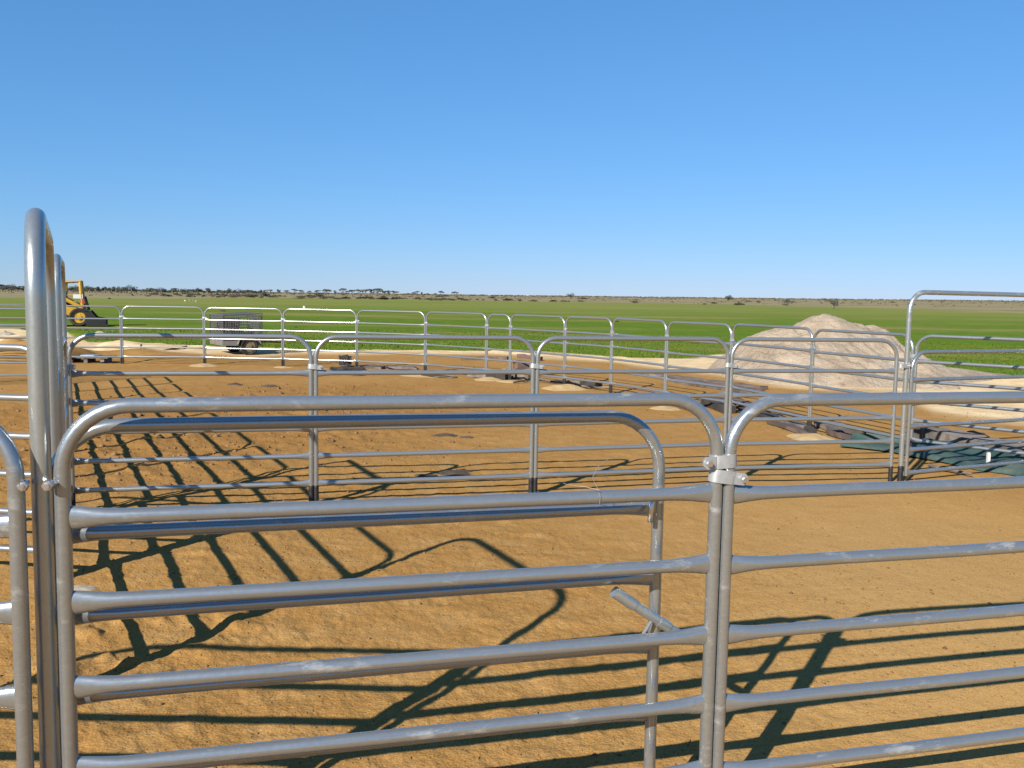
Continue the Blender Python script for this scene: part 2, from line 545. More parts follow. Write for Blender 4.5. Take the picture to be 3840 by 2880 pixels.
def foot_mesh():
    if 'foot' not in CACHE:
        m = MB()
        m.tube([(0, 0, -0.06), (0, 0, 0.02), (0, 0, 0.11), (0.0005, 0, 0.124), (0, 0.0005, 0.127)],
               [PR + .0012, PR + .0014, PR + .0012, PR + .0010, PR + .0002], 16)
        CACHE['foot'] = m.mesh('foot', BITUMEN, True, R(50))
    return CACHE['foot']


def panel(a, b, label, group, z=0.0, name='yard_panel', tilt=0.0, rails=RAILS, top=TOP, feet=True, mat=None, zoff=0.0, joint=0.0155, cat='fence panel', jig=None, r=PR):
    a = Vector(a); b = Vector(b)
    L = (b - a).length
    c = (a + b) / 2
    o = empty(name, (c.x, c.y, z), math.atan2(b.y - a.y, b.x - a.x))
    if tilt: o.rotation_euler = (tilt, 0, o.rotation_euler.z)
    tag(o, label, cat, group)
    w = L - 2 * joint
    fr = link('frame', frame_mesh(w, top + zoff, 0.11 + zoff if feet else 0.045, r=r, mat=mat), o)
    for i, rz in enumerate(rails):
        ra = link('rail', rail_mesh(w, mat=mat, r=r), o)
        ra.location = (0, 0, rz + zoff + (jig[i] if jig else 0))
    if feet:
        for s in (-1, 1):
            f = link('foot', foot_mesh(), o); f.location = (s * w / 2, 0, 0); f.scale = (r / PR, r / PR, 1)
    return o


CL_MESH = {}


def clamp(p, ang, z, label, hgt=0.030, tilt=0.0, flip=1, group='galvanised clamps joining the yard panels'):
    key = (hgt, flip)
    if key not in CL_MESH:
        m = MB(); r = PR + 0.0045; ds = 0.0155
        out = []
        for i in range(9):
            t = math.pi / 2 + math.pi * i / 8
            out.append((-ds * flip + r * math.cos(t) if flip > 0 else -ds + r * math.cos(t), r * math.sin(t)))
        for i in range(9):
            t = -math.pi / 2 + math.pi * i / 8
            out.append((ds + r * math.cos(t), r * math.sin(t)))
        m.prism(out, -hgt / 2, hgt / 2, 'z')
        # tab carrying the bolt
        tab = [(flip * (ds + r * 0.6), -hgt * .5 + .001), (flip * (ds + r + 0.017), -hgt * .46), (flip * (ds + r + 0.025), -hgt * .2), (flip * (ds + r + 0.025), hgt * .2),
               (flip * (ds + r + 0.017), hgt * .46), (flip * (ds + r * 0.6), hgt * .5 - .001)]
        m.prism(tab, -r + .0005, -r + 0.0065, 'y')
        me1 = m.mesh('strap', ZINC, True, R(35))
        m = MB(); x = flip * (ds + r + 0.013)
        m.tube([(x, -r - 0.012, 0), (x, -r - 0.004, 0), (x, -r - .004, 0), (x, 0.012, 0)], [0.0075, 0.0075, 0.0042, 0.0042], 6)
        me2 = m.mesh('bolt', BOLT)
        CL_MESH[key] = (me1, me2)
    o = empty('panel_clamp', (p[0], p[1], z), ang)
    o.rotation_euler = (0, tilt, ang)
    tag(o, label, 'clamp', group)
    link('strap', CL_MESH[key][0], o)
    link('bolt', CL_MESH[key][1], o)
    return o


def vec2(x, y): return Vector((x, y, 0))


def angof(a, b): return math.atan2(b.y - a.y, b.x - a.x)


# far ring of panels -------------------------------------------------------
RP = [vec2(*p) for p in [(-11.75, 15.75), (-10.30, 16.22), (-8.83, 16.75), (-7.346, 17.129), (-5.852, 17.309), (-4.35, 17.256), (-2.907, 17.004), (-1.57, 16.419), (-0.445, 15.48),
                         (-0.039, 15.144), (0.81, 14.118), (1.441, 13.247), (2.042, 12.098), (2.66, 11.071), (3.143, 9.548), (3.61, 8.194), (4.55, 7.24), (5.15, 5.95)]]
GR = 'galvanised panels standing in the far curved fence'
RL = ['far panel at the left picture edge, behind the nearer left-hand fences',
      'far panel mostly hidden behind the tall arch posts on the left',
      'far panel standing in front of the yellow loader and its bucket',
      'far panel with only green paddock behind it, between the loader and the trailer',
      'far panel in front of the small trailer with the mesh cage',
      'far panel just right of the trailer with the brightest sunlit rails',
      'far panel with flat grey boards lying at its foot',
      'far panel just left of the narrow half-width panel',
      'narrow half-width panel in the far curved fence',
      'far panel just right of the narrow panel with broken timber at its foot',
      'far panel second to the right of the narrow one, over the scattered sticks',
      'far panel third right of the narrow one, over the plank stack end',
      'far panel in front of the long low stack of red-brown planks',
      'far panel in front of the left slope of the pale sand mound',
      'far panel in front of the steep middle of the pale sand mound',
      'far panel right of the sand mound, behind the tall right arch and green cloth',
      None]
for i in range(len(RP) - 1):
    if RL[i]:
        panel(RP[i], RP[i + 1], RL[i], GR, mat=GALV_DULL, tilt=rng.uniform(-.01, .01), z=rng.uniform(-.006, .006))
RJ = {2: 'tiny clamp on the far fence hidden by the tall arch posts', 3: 'small clamp on the far fence between loader panel and plain paddock panel', 4: 'small clamp on the far fence left of the mesh-caged trailer',
      5: 'small clamp on the far fence just right of the trailer wheel', 6: 'small clamp above the dark block and planks on the far fence', 7: 'small clamp above the right end of the flat grey boards',
      8: 'small clamp on the left post of the narrow half-width panel', 9: 'small clamp on the right post of the narrow half-width panel', 10: 'small clamp one panel right of the narrow half-width panel',
      11: 'small clamp two panels right of the narrow half-width panel', 12: 'small clamp above a yellow sand heap, three panels right of the narrow panel', 13: 'clamp on the far fence left of the sand mound, behind a middle row joint',
      14: 'clamp on the far fence in front of the sand mound peak', 15: 'clamp on the far fence right behind the tall right arch'}
for i, l in RJ.items():
    clamp(RP[i], angof(RP[i - 1], RP[i + 1]), 0.895, l, tilt=rng.uniform(-.15, .2))

# middle row ---------------------------------------------------------------
MP = [vec2(*p) for p in [(-2.670, 5.443), (-1.265, 5.786), (0.156, 6.174), (1.572, 6.587), (2.907, 6.859)]]
GM = 'galvanised panels in the middle row across the yard'
ML = ['middle row panel next to the tall left arch, striped by slanting shadows',
      'middle row panel standing left of centre, behind the top of the front panel',
      'middle row panel standing right of centre, ending above the front clamp pair',
      'middle row panel seen in front of the sand mound, ending at the tall right arch']
for i in range(4):
    panel(MP[i], MP[i + 1], ML[i], GM, mat=GALV_DULL, tilt=rng.uniform(-.006, .006))
for i, l in ((1, 'clamp with bolt on the middle row joint left of centre'), (2, 'clamp with bolt on the middle row joint just right of centre'), (3, 'clamp with bolt on the middle row joint above the front clamp pair')):
    clamp(MP[i], angof(MP[i - 1], MP[i + 1]), 0.893, l, tilt=0.12)

# front row ----------------------------------------------------------------
FA, FB = vec2(-0.928, 1.826), vec2(0.518, 2.201)
FD = (FB - FA).normalized()
FC = FB + FD * 1.478
NR = 0.0161
GF = 'galvanised panels in the near row closest to the camera'
panel(FA, FB, 'large near panel filling the lower left and middle, gate folded behind it', GF, z=0.028, r=NR, joint=0.0163, jig=[0.004, -0.002, -0.003, 0, 0])
panel(FB, FC, 'large near panel at the lower right, cut by the right picture edge', GF, z=0.022, r=NR, joint=0.0163)
F0a = vec2(-0.968, 1.788)
panel(F0a + vec2(-1.478, 0.02), F0a, 'near panel cut off at the lower left corner, only its right end showing', GF, z=0.020, r=NR)
clamp(FB, angof(FA, FB), 0.958, 'large upper clamp joining the two near panels, tab to the left', hgt=0.032, tilt=-0.05, flip=-1)
clamp(FB, angof(FA, FB), 0.920, 'large lower clamp joining the two near panels, bolt sticking out right', hgt=0.032, tilt=0.14)

# left row running away from the camera, with two tall arches ----------------
LA = vec2(-0.951, 1.822)
LD = vec2(-0.4325, 0.9016).normalized()
LD2 = vec2(-0.4520, 0.8920).normalized()
GL = 'galvanised panels in the edge-on row leading away on the left'


def arch_gate(a, b, label, top=1.500, r=0.0195, cr=0.16):
    c = (a + b) / 2; w = (b - a).length
    o = empty('gate_arch', (c.x, c.y, 0), angof(a, b))
    tag(o, label, 'gateway', 'tall galvanised gate arches')
    m = MB(); m.tube(arch_path(w - 2 * r, top, cr, 0.10), r, 20)
    link('arch', m.mesh('arch', GALV_NEW, True, R(50)), o)
    for s in (-1, 1):
        f = link('foot', foot_mesh(), o); f.location = (s * (w / 2 - r), 0, 0); f.scale = (r / PR, r / PR, 1)
    return o, w


def hang_gate(o, offset, rz, w, rails, top, latch=False):
    """swinging gate hung in an arch: frame with rails as its sub-parts"""
    g = link('gate', frame_mesh(w, top, 0.05), o)
    g.location = offset; g.rotation_euler = (0, 0, rz)
    for z in rails:
        r = link('rail', rail_mesh(w), g); r.location = (0, 0, z)
    return g


h1, w1 = arch_gate(LA, LA + LD * 1.28 + vec2(-0.005, 0), 'nearest tall arch at the left, its gate swung open behind the near panel')
# open gate lying behind the near panel
g0, g1 = vec2(-0.962, 1.884), vec2(0.371, 2.250)
gm = (g0 + g1) / 2
loc = Matrix.Rotation(-h1.rotation_euler.z, 4, 'Z') @ (gm - Vector((h1.location.x, h1.location.y, 0)))
GRAILS = [z - 0.050 + 0.028 for z in RAILS]
gate = hang_gate(h1, loc, angof(g0, g1) - h1.rotation_euler.z, (g1 - g0).length, GRAILS, TOP - 0.050 + 0.028)
gw = (g1 - g0).length
m = MB()   # slide bolt: sleeve, tube, tip and its handle rod, set slantwise between two rails
p0, p1 = Vector((gw / 2 - 0.122, -0.026, 0.628)), Vector((gw / 2 + 0.050, -0.030, 0.510))
dd = (p1 - p0)
for t0, t1, rr in ((0, .32, .0150), (.32, .70, .0128), (.70, .86, .0142), (.86, 1.06, .0118)):
    m.tube([p0 + dd * t0, p0 + dd * t1], rr, 14)
m.tube([p0 + dd * .62, p0 + dd * .62 + Vector((-0.050, -0.014, -0.062))], 0.0045, 8)
lb = link('latch_bolt', m.mesh('latch_bolt', GALV_NEW, True, R(40)), gate)
m = MB()
m.tube([(gw / 2 - 0.012, -0.015, 0.875), (gw / 2 - 0.030, -0.03, 0.850), (gw / 2 - 0.036, -0.035, 0.80)], 0.0065, 8)
link('latch_chain', m.mesh('latch_chain', BOLT, True), gate)

h2, w2 = arch_gate(vec2(-2.092, 4.195), vec2(-2.628, 5.335), 'second tall arch further back on the left, just left of the yellow loader')
hang_gate(h2, Vector((0, 0, 0)), 0, w2 - 0.10, [z - 0.01 for z in RAILS], TOP - 0.01)
panel(vec2(-1.505, 2.985), vec2(-2.096, 4.162), 'edge-on panel between the two tall left arches', GL, z=0.04)
q1 = LA + LD * 3.91; s = 0.0
LL = ['edge-on panel right behind the second tall left arch', 'second edge-on panel behind the second tall left arch', 'third edge-on panel behind the second tall left arch',
      'fourth edge-on panel behind the second tall left arch', 'fifth edge-on panel behind the second tall left arch', 'sixth edge-on panel behind the second tall left arch', 'last edge-on panel of the left row, nearest the far fence']
for i in range(7):
    panel(q1 + LD2 * s, q1 + LD2 * (s + 1.235), LL[i], GL, z=0.03 + rng.uniform(-.01, .01)); s += 1.245
q = LA + LD * 2.57
GX = 'galvanised panels seen through the gap left of the nearest arch'
panel(q + vec2(-1.52, 0.22), q + vec2(-0.045, 0.0), 'side panel with thick bright rails at the left picture edge', GX, mat=GALV_DULL)
q2 = q1 + LD2 * 8.72
panel(q2 + vec2(-1.42, -0.46), q2 + vec2(-0.05, 0.0), 'distant side panel at the left picture edge, in front of the churned heaps', GX, mat=GALV_DULL)
panel(q2 + vec2(-2.82, -0.93), q2 + vec2(-1.43, -0.463), 'distant side panel running out of the left picture edge', GX, mat=GALV_DULL)
# bolts that fix the near posts to the first arch
for p, l in ((vec2(-0.972, 1.795), 'round bolt head between the cut-off near panel and the tall arch post'), (vec2(-0.926, 1.803), 'round bolt head between the tall arch post and the large near panel')):
    o = empty('bolt_head', (p.x, p.y, 0.955), 0.25)
    tag(o, l, 'bolt', 'bolt heads fixing posts to the nearest arch')
    m = MB(); m.tube([(0, 0.03, 0), (0, -.004, 0), (0, -.004, 0), (0, -.016, 0)], [.005, .005, .0125, .0105], 6)
    link('head', m.mesh('bolt_head', BOLT), o)
    m = MB(); m.tube([(0, -.012, 0), (0, -.024, 0)], .0055, 10)
    link('thread', m.mesh('bolt_thread', BOLT), o)
clamp(LA + LD * 3.905 + vec2(0.012, -0.012), angof(LA, LA + LD) - 1.2, 0.90, 'clamp on the shaded posts where the middle row meets the second arch', hgt=0.034)

# right arch with its closed gate
RA, RB = vec2(2.962, 6.876), vec2(4.47, 7.60)
h3, w3 = arch_gate(RA, RB, 'tall arch at the right edge with a closed gate under it', top=1.447, r=0.0185, cr=0.15)
g3 = hang_gate(h3, Vector((0, -0.02, 0)), 0, w3 - 0.11, [z - 0.068 for z in RAILS], 0.995)
clamp(vec2(2.940, 6.862), 0.3, 0.893, 'clamp tying the middle row end post to the tall right arch', hgt=0.03)

# wire ties on the open gate -------------------------------------------------
o = MB()
pA = FA + FD * 1.175
bx, by = pA.x, pA.y
o.tube([(bx, by - .018, .865), (bx + .002, by - .02, .885), (bx - .004, by, .902), (bx - .012, by + .05, .915), (bx + .004, by + .07, .94), (bx + .03, by + .05, .965), (bx + .05, by + .02, .975)], 0.0008, 6)
o.tube([(bx, by - .019, .90), (bx - .03, by - .01, .905), (bx - .075, by, .908), (bx - .085, by, .912)], 0.0007, 6)
tag(o.build('tie_wire', WIRE, None, True), 'thin curled wire twisted round the second rail of the large near panel', 'wire')

# ------------------------------------------------------------------ things on the ground by the far fence
GT = 'weathered boards lying along the far fence'


def plank(u0, v0, u1, v1, w, h, mat, label, name='board', lift=0.0, group=GT, cat='board', jag=True):
    a, b = at(u0, v0), at(u1, v1)
    L = (b - a).length; c = (a + b) / 2
    n = max(6, int(L / 0.15)); m = MB(); vs = []; fs = []
    for i in range(n + 1):
        x = -L / 2 + L * i / n
        wj = w / 2 * (1 + rng.uniform(-.09, .09)); hj = h * (1 + rng.uniform(-.1, .1)); dz = rng.uniform(-.006, .006)
        ex = rng.uniform(-.04, .04) * min(1, L) if jag and i in (0, n) else 0
        for yy, zz in ((-wj, 0), (wj, 0), (wj, hj), (-wj, hj)):
            vs.append((x + ex * (1 if yy > 0 else -1), yy + rng.uniform(-.004, .004), zz + dz))
    for i in range(n):
        for k in range(4):
            k2 = (k + 1) % 4
            fs.append((i * 4 + k, i * 4 + k2, i * 4 + 4 + k2, i * 4 + 4 + k))
    fs += [(3, 2, 1, 0), tuple(n * 4 + k for k in range(4))]
    m.add(vs, fs)
    o = m.build(name, mat)
    o.location = (c.x, c.y, c.z + lift + 0.002)
    o.rotation_euler = (rng.uniform(-.05, .05), 0, math.atan2(b.y - a.y, b.x - a.x))
    tag(o, label, cat, group)
    return o


plank(1240, 1386, 1362, 1386, 0.36, 0.045, DARKW, 'dark flat board under the black block at the far fence foot')
plank(1272, 1374, 1318, 1374, 0.22, 0.17, DARKW, 'short dark block standing on the dark board at the far fence', 'timber_block', lift=0.03, group='dark timber blocks', cat='timber block')
plank(1350, 1378, 1445, 1383, 0.34, 0.05, TIMBER, 'left grey board of the flat pair by the far fence foot')
plank(1445, 1383, 1560, 1384, 0.30, 0.05, TIMBER, 'right grey board of the flat pair by the far fence foot')
plank(1730, 1350, 1905, 1352, 0.13, 0.08, RUSTW, 'short rusty red board lying behind the narrow half-width panel')
plank(1945, 1342, 2030, 1353, 0.10, 0.09, RUSTW, 'red-brown board tilted on the pale soil behind the middle row joint')
plank(1570, 1408, 1705, 1418, 0.12, 0.03, TIMBER, 'thin pale stick left of the broken timber pile')
plank(1765, 1412, 1850, 1416, 0.30, 0.10, TIMBER, 'grey board end at the left of the broken timber pile')
plank(1835, 1420, 1905, 1424, 0.26, 0.11, DARKW, 'black charred board in the middle of the broken timber pile')
plank(1905, 1412, 1990, 1427, 0.24, 0.14, TIMBER, 'thick grey board at the right of the broken timber pile')
plank(1940, 1408, 1962, 1412, 0.20, 0.26, RUSTW, 'upright red-brown stub on the broken timber pile', 'timber_block', group='dark timber blocks', cat='timber block')
plank(1965, 1418, 2000, 1428, 0.14, 0.16, DARKW, 'small charred stub right of the red-brown stub', 'timber_block', group='dark timber blocks', cat='timber block')
plank(2080, 1438, 2150, 1446, 0.22, 0.05, DARKW, 'dark flat board beside a yellow sand heap at the far fence')
plank(2140, 1446, 2190, 1451, 0.22, 0.09, TIMBER, 'pale grey board piece between two dark ones right of the narrow panel')
plank(2185, 1449, 2245, 1454, 0.20, 0.10, DARKW, 'dark board piece at the right end of the short timber line')
GP = 'long planks stacked outside the far fence'
for k, (a, b_, c_, d_, mt, lb) in enumerate([
        (2400, 1404, 2865, 1462, RUSTW, 'rearmost red-brown plank of the long stack outside the far fence'),
        (2440, 1412, 2850, 1468, TIMBER, 'second grey plank of the long stack outside the far fence'),
        (2490, 1424, 2830, 1472, RUSTW, 'third red-brown plank of the long stack outside the far fence'),
        (2540, 1436, 2800, 1475, TIMBER, 'front grey plank of the long stack outside the far fence')]):
    plank(a, b_, c_, d_, 0.20, 0.055, mt, lb, 'plank', group=GP, cat='plank')
plank(2552, 1530, 2600, 1540, 0.16, 0.093, RUSTW, 'red-brown log lump with cut end near the open gate corner', 'timber_block', group='dark timber blocks', cat='timber block')
plank(2640, 1500, 2730, 1535, 0.20, 0.074, TIMBER, 'rough grey board left of the middle row joint above the clamp pair')
plank(2650, 1520, 2735, 1552, 0.16, 0.087, DARKW, 'dark board in the heap behind the near corner bend')
plank(2740, 1512, 2870, 1560, 0.22, 0.074, RUSTW, 'red-brown board in the heap behind the near corner bend')
plank(2790, 1548, 2900, 1580, 0.18, 0.062, DARKW, 'blackened board behind the right near panel corner')
plank(2880, 1560, 3030, 1612, 0.16, 0.037, TIMBER, 'long grey plank leading towards the green cloth')
plank(2900, 1590, 3060, 1640, 0.14, 0.031, RUSTW, 'thin brown plank in front of the grey one by the green cloth')
plank(3028, 1622, 3048, 1634, 0.08, 0.068, DARKW, 'dark stub by a far post left of the green cloth', 'timber_block', group='dark timber blocks', cat='timber block')
plank(3100, 1600, 3200, 1640, 0.26, 0.062, TIMBER, 'grey board touching the left end of the green cloth')
plank(3120, 1630, 3190, 1650, 0.14, 0.043, RUSTW, 'orange-brown board under the left end of the green cloth')
for k, (a, b_, c_, d_, lb) in enumerate([(3430, 1640, 3560, 1668, 'grey sleeper behind the green cloth just right of the right arch'), (3560, 1668, 3690, 1700, 'middle grey sleeper behind the green cloth'),
                                         (3690, 1698, 3835, 1740, 'grey sleeper behind the green cloth at the right picture edge')]):
    plank(a, b_, c_, d_, 0.24, 0.13, TIMBER, lb, 'sleeper', group='sleepers behind the green cloth', cat='sleeper')
# thin sticks
GS = 'thin sticks on the yard soil'
for u0, v0, u1, v1, lb in [(1580, 1412, 1690, 1420, 'thin dark stick left of the timber pile'), (1925, 1440, 1990, 1436, 'short bent stick below the timber pile'),
                           (2010, 1425, 2080, 1440, 'thin stick between the two timber piles'), (2180, 1456, 2300, 1462, 'long thin stick right of the short timber line'),
                           (2470, 1518, 2550, 1528, 'twig beside the yellow sand at a far post'), (3440, 1610, 3540, 1624, 'dark stick on the soil right of the right arch'),
                           (3480, 1760, 3640, 1790, 'pale lath in front of the green cloth'), (3620, 1700, 3760, 1760, 'dark pole across the green cloth')]:
    a, b_ = at(u0, v0), at(u1, v1); m = MB(); c = (a + b_) / 2
    pts = [Vector((a.lerp(b_, t) - c)) + Vector((0, rng.uniform(-.03, .03), .02 + rng.uniform(0, .025))) for t in (0, .25, .5, .75, 1)]
    m.tube(pts, [.014, .016, .014, .012, .008], 8)
    o = m.build('stick', DARKW if 'dark' in lb else TIMBER, None, True); o.location = c
    tag(o, lb, 'stick', GS)

# green cloth --------------------------------------------------------------


def cloth(pix0, pix1, w, label, seed, amp=0.05):
    a, b_ = at(*pix0), at(*pix1)
    L = (b_ - a).length; c = (a + b_) / 2
    nx, ny = 80, 22
    X, Y = np.meshgrid(np.linspace(-L / 2, L / 2, nx), np.linspace(-w / 2, w / 2, ny), indexing='ij')
    Yw = Y * (1 + 0.22 * vnoise(X / .55, X * 0, seed)) + 0.05 * vnoise(X / .3, Y * 0 + 3, seed)
    Z = 0.035 + amp * np.abs(fbm(X + Y * .6, Y * 2.2 - X * .3, 0.42, 3, seed)) + 0.05 * np.exp(-((Y - w * .32) / .05) ** 2)
    ed = np.clip((np.abs(Y) - w * .42) / (w * .08), 0, 1); Z = Z * (1 - ed) + 0.008 * ed
    V = np.stack([X, Yw, Z], -1).reshape(-1, 3)
    fs = [(i * ny + j, (i + 1) * ny + j, (i + 1) * ny + j + 1, i * ny + j + 1) for i in range(nx - 1) for j in range(ny - 1)]
    m = MB(); m.add([tuple(p) for p in V], fs)
    o = m.build('ground_cloth', TARP, None, True, R(50)); o.location = c
    o.rotation_euler.z = math.atan2(b_.y - a.y, b_.x - a.x)
    sol = o.modifiers.new('thickness', 'SOLIDIFY'); sol.thickness = 0.006
    tag(o, label, 'ground cloth', 'dark green ground cloths')


cloth((3175, 1665), (3395, 1688), 0.62, 'dark green cloth lying flat left of the tall right arch', 5, 0.02)
cloth((3410, 1680), (3960, 1790), 0.60, 'long dark green cloth strip right of the tall right arch', 8, 0.035)
p = at(3704, 1752); m = MB(); m.box((0, 0, .06), (.024, .024, .12)); m.box((0, 0, .123), (.019, .019, .006))
o = m.build('peg', WHITE); o.location = p; tag(o, 'short white peg standing in the green cloth', 'peg')

# yellow sand heaps at post feet ---------------------------------------------


def heap(u, v, r, hgt, label, mat=YSAND, name='sand_heap', seed=1, cat='sand heap', group='small yellow sand heaps at the post feet', sx=1.0, oval=1.0):
    p = at(u, v); n = 26; vs = []; fs = []
    g = np.linspace(-1, 1, n); X, Y = np.meshgrid(g, g, indexing='ij')
    d = np.hypot(X, Y)
    Z = np.clip(1 - d ** 1.6 + 0.22 * fbm(X + seed * 7, Y, 0.7, 4, seed), 0, 2) * hgt - 0.012
    V = np.stack([X * r * sx, Y * r * oval, Z], -1).reshape(-1, 3)
    fs = [(i * n + j, (i + 1) * n + j, (i + 1) * n + j + 1, i * n + j + 1) for i in range(n - 1) for j in range(n - 1)]
    m = MB(); m.add([tuple(q_) for q_ in V], fs)
    o = m.build(name, mat, None, True, R(80)); o.location = p
    tag(o, label, cat, group)
    return o


heap(765, 1373, 0.30, 0.06, 'yellow sand heap at the far post left of the trailer', seed=1)
heap(1060, 1378, 0.22, 0.03, 'low yellow sand heap at the far post right of the trailer wheel', seed=2)
heap(1598, 1408, 0.42, 0.045, 'pale yellow sand patch left of the narrow half-width panel', seed=3, sx=1.3)
heap(1828, 1424, 0.30, 0.05, 'yellow sand heap at the left post of the narrow panel', seed=4)
heap(1917, 1432, 0.25, 0.04, 'yellow sand heap at the right post of the narrow panel', seed=9)
heap(2118, 1458, 0.36, 0.07, 'yellow sand heap at the far post one panel right of the narrow one', seed=5)
heap(2495, 1534, 0.26, 0.05, 'yellow sand heap at the far post behind the near gate corner', seed=6)
heap(3045, 1640, 0.26, 0.05, 'yellow sand heap at the far post left of the green cloth', seed=7)
heap(285, 2215, 0.11, 0.03, 'flat pale stone by the near left post', STONE, 'flat_stone', seed=12, cat='stone', group='pale stones')

# dark clods on the soil
GC = 'dark clods on the soil'
for u, v, r, h_, lb in [(1665, 1636, .11, .045, 'largest dark clod cluster in the open middle of the yard'), (1750, 1642, .08, .03, 'smaller dark clod right of the largest cluster'),
                        (1570, 1642, .035, .02, 'tiny dark clod left of the largest cluster'), (1700, 1777, .10, .04, 'dark clod on the shadow line right of the middle row post'),
                        (1730, 1768, .06, .03, 'small dark clod at the right end of that shadow line'), (1600, 1783, .08, .025, 'low dark clod on the shadow line left of its larger neighbour'),
                        (880, 1443, .10, .05, 'dark clod near the far end of the slanting shadows'), (1010, 1448, .09, .04, 'dark clod above the near panel, left of the middle row post'),
                        (640, 1400, .14, .07, 'dark clod on the rough soil left of the trailer'), (1350, 1408, .10, .03, 'dark clod below the dark board'), (3652, 1640, .11, .09, 'dark clod lying on the pale soil right of the right arch')]:
    heap(u, v, r, h_, lb, DUNG, 'clod', seed=int(u), cat='clod', group=GC, sx=1.6)

# rusty bent pipe and raised board on the left ------------------------------
m = MB(); a = at(560, 1330); pts = [at(530, 1316), at(525, 1326), at(560, 1331), at(620, 1322), at(700, 1312)]
m.tube([p - a + Vector((0, 0, hh)) for p, hh in zip(pts, (.14, .03, .03, .05, .08))], 0.022, 10)
o = m.build('bent_pipe', RUST, None, True); o.location = a
tag(o, 'rusty bent pipe lying on the soil behind the plain paddock panel', 'pipe')
p = at(345, 1360)
o = empty('low_bench', (p.x, p.y, p.z), 0.02); tag(o, 'low pale board raised on short bearers behind the first far posts', 'bench')
m = MB(); m.box((0, 0, 0.115), (0.78, 0.42, 0.035)); m.build('top_board', TIMBER, o)
for sx in (-.32, -.04, .27):
    m = MB(); m.box((sx, 0, 0.048), (0.07, 0.36, 0.098)); m.build('bearer', TIMBER, o)
m = MB(); m.prism([(-.16, -.12), (.10, -.14), (.17, .05), (.02, .13), (-.17, .10)], 0.134, 0.150, 'z'); m.build('metal_sheet', SHEETM, o)
# stones among the churned soil
for k, (u, v, r, lb) in enumerate([(372, 1268, .34, 'grey lump on top of the churned soil left of the paddock panel'), (30, 1318, .30, 'pale rubble lump at the left picture edge, front'),
                                   (70, 1330, .22, 'small pale rubble lump beside the nearest arch'), (20, 1262, .36, 'grey rubble lump at the left picture edge, back')]):
    heap(u, v, r, r * .6, lb, STONE, 'rubble_lump', seed=20 + k, cat='rubble', group='rubble lumps in the churned soil')

# ------------------------------------------------------------------ sand mound


def build_mound():
    YD = 17.6
    prof = [(2600, 1402), (2665, 1392), (2700, 1352), (2730, 1318), (2790, 1268), (2870, 1236), (2950, 1212), (3010, 1194), (3062, 1185), (3105, 1187), (3170, 1209), (3235, 1234), (3262, 1226), (3290, 1223), (3312, 1236),
            (3345, 1268), (3400, 1306), (3480, 1338), (3560, 1368), (3700, 1392), (3840, 1408), (4050, 1432), (4250, 1456)]
    RX, RZ = [], []
    for u_, v_ in prof:
        d_ = ray(u_, v_); t_ = YD / d_.y; RX.append(d_.x * t_); RZ.append(max(0.0, H + d_.z * t_))
    c = vec2(6.35, YD)
    nx, ny = 260, 150
    X, Y = np.meshgrid(np.linspace(RX[0] - c.x - .25, RX[-1] - c.x + .2, nx), np.linspace(-3.0, 3.0, ny), indexing='ij')
    x = X + c.x; y = Y + c.y
    wob = 0.25 * fbm(x, y, 1.3, 3, 90)
    ridge = np.interp(x + 0.10 * fbm(x, y, 0.9, 3, 88) * np.abs(Y), RX, RZ)
    wid = 0.55 + 2.35 * np.clip(ridge, 0, 1) ** .7
    Z = ridge * np.maximum(0, 1 - (np.abs(Y + wob * np.abs(Y) / 2) / wid) ** 1.25)
    gul = fbm(x * 1.0 + 0.35 * y, y * 0.35, 0.55, 4, 91)
    Z = Z + sstep(0.03, 0.5, Z) * (gul * 0.10 + np.minimum(0, fbm(x + 0.5 * y, y * 0.3, 0.30, 3, 97)) * 0.09 + fbm(x, y, 0.20, 3, 95) * 0.026)
    Z = Z - 0.02 - 0.03 * sstep(.06, 0, Z)
    V = np.stack([X, Y, Z], -1).reshape(-1, 3)
    fs = [(i * ny + j, (i + 1) * ny + j, (i + 1) * ny + j + 1, i * ny + j + 1) for i in range(nx - 1) for j in range(ny - 1)]
    m = MB(); m.v = [tuple(p_) for p_ in V]; m.f = fs
    mt, nt, b = newmat('mound_sand')
    P = objvec(nt, rand=False)
    f = noise(nt, 1.6, 6, 0.62, P)
    cc = ramp(nt, f, [(0.30, (0.270, 0.206, 0.146)), (0.50, (0.350, 0.282, 0.208)), (0.75, (0.43, 0.360, 0.278))])
    cc = mix(nt, math_(nt, 'MULTIPLY', fac_ramp(nt, noise(nt, 6, 5, 0.65, P), 0.58, 0.72), 0.55), cc, (0.125, 0.088, 0.055))
    nt.links.new(cc, b.inputs['Base Color']); b.inputs['Roughness'].default_value = 0.95
    b.inputs['Specular IOR Level'].default_value = 0.1
    bump(nt, b, noise(nt, 11, 7, 0.72, P), 0.9, 0.10)
    o = m.build('sand_mound', mt, None, True, R(80)); o.location = c
    tag(o, 'tall pale sand mound heaped outside the far fence on the right', 'sand mound')


build_mound()

# ------------------------------------------------------------------ trailer with mesh cage


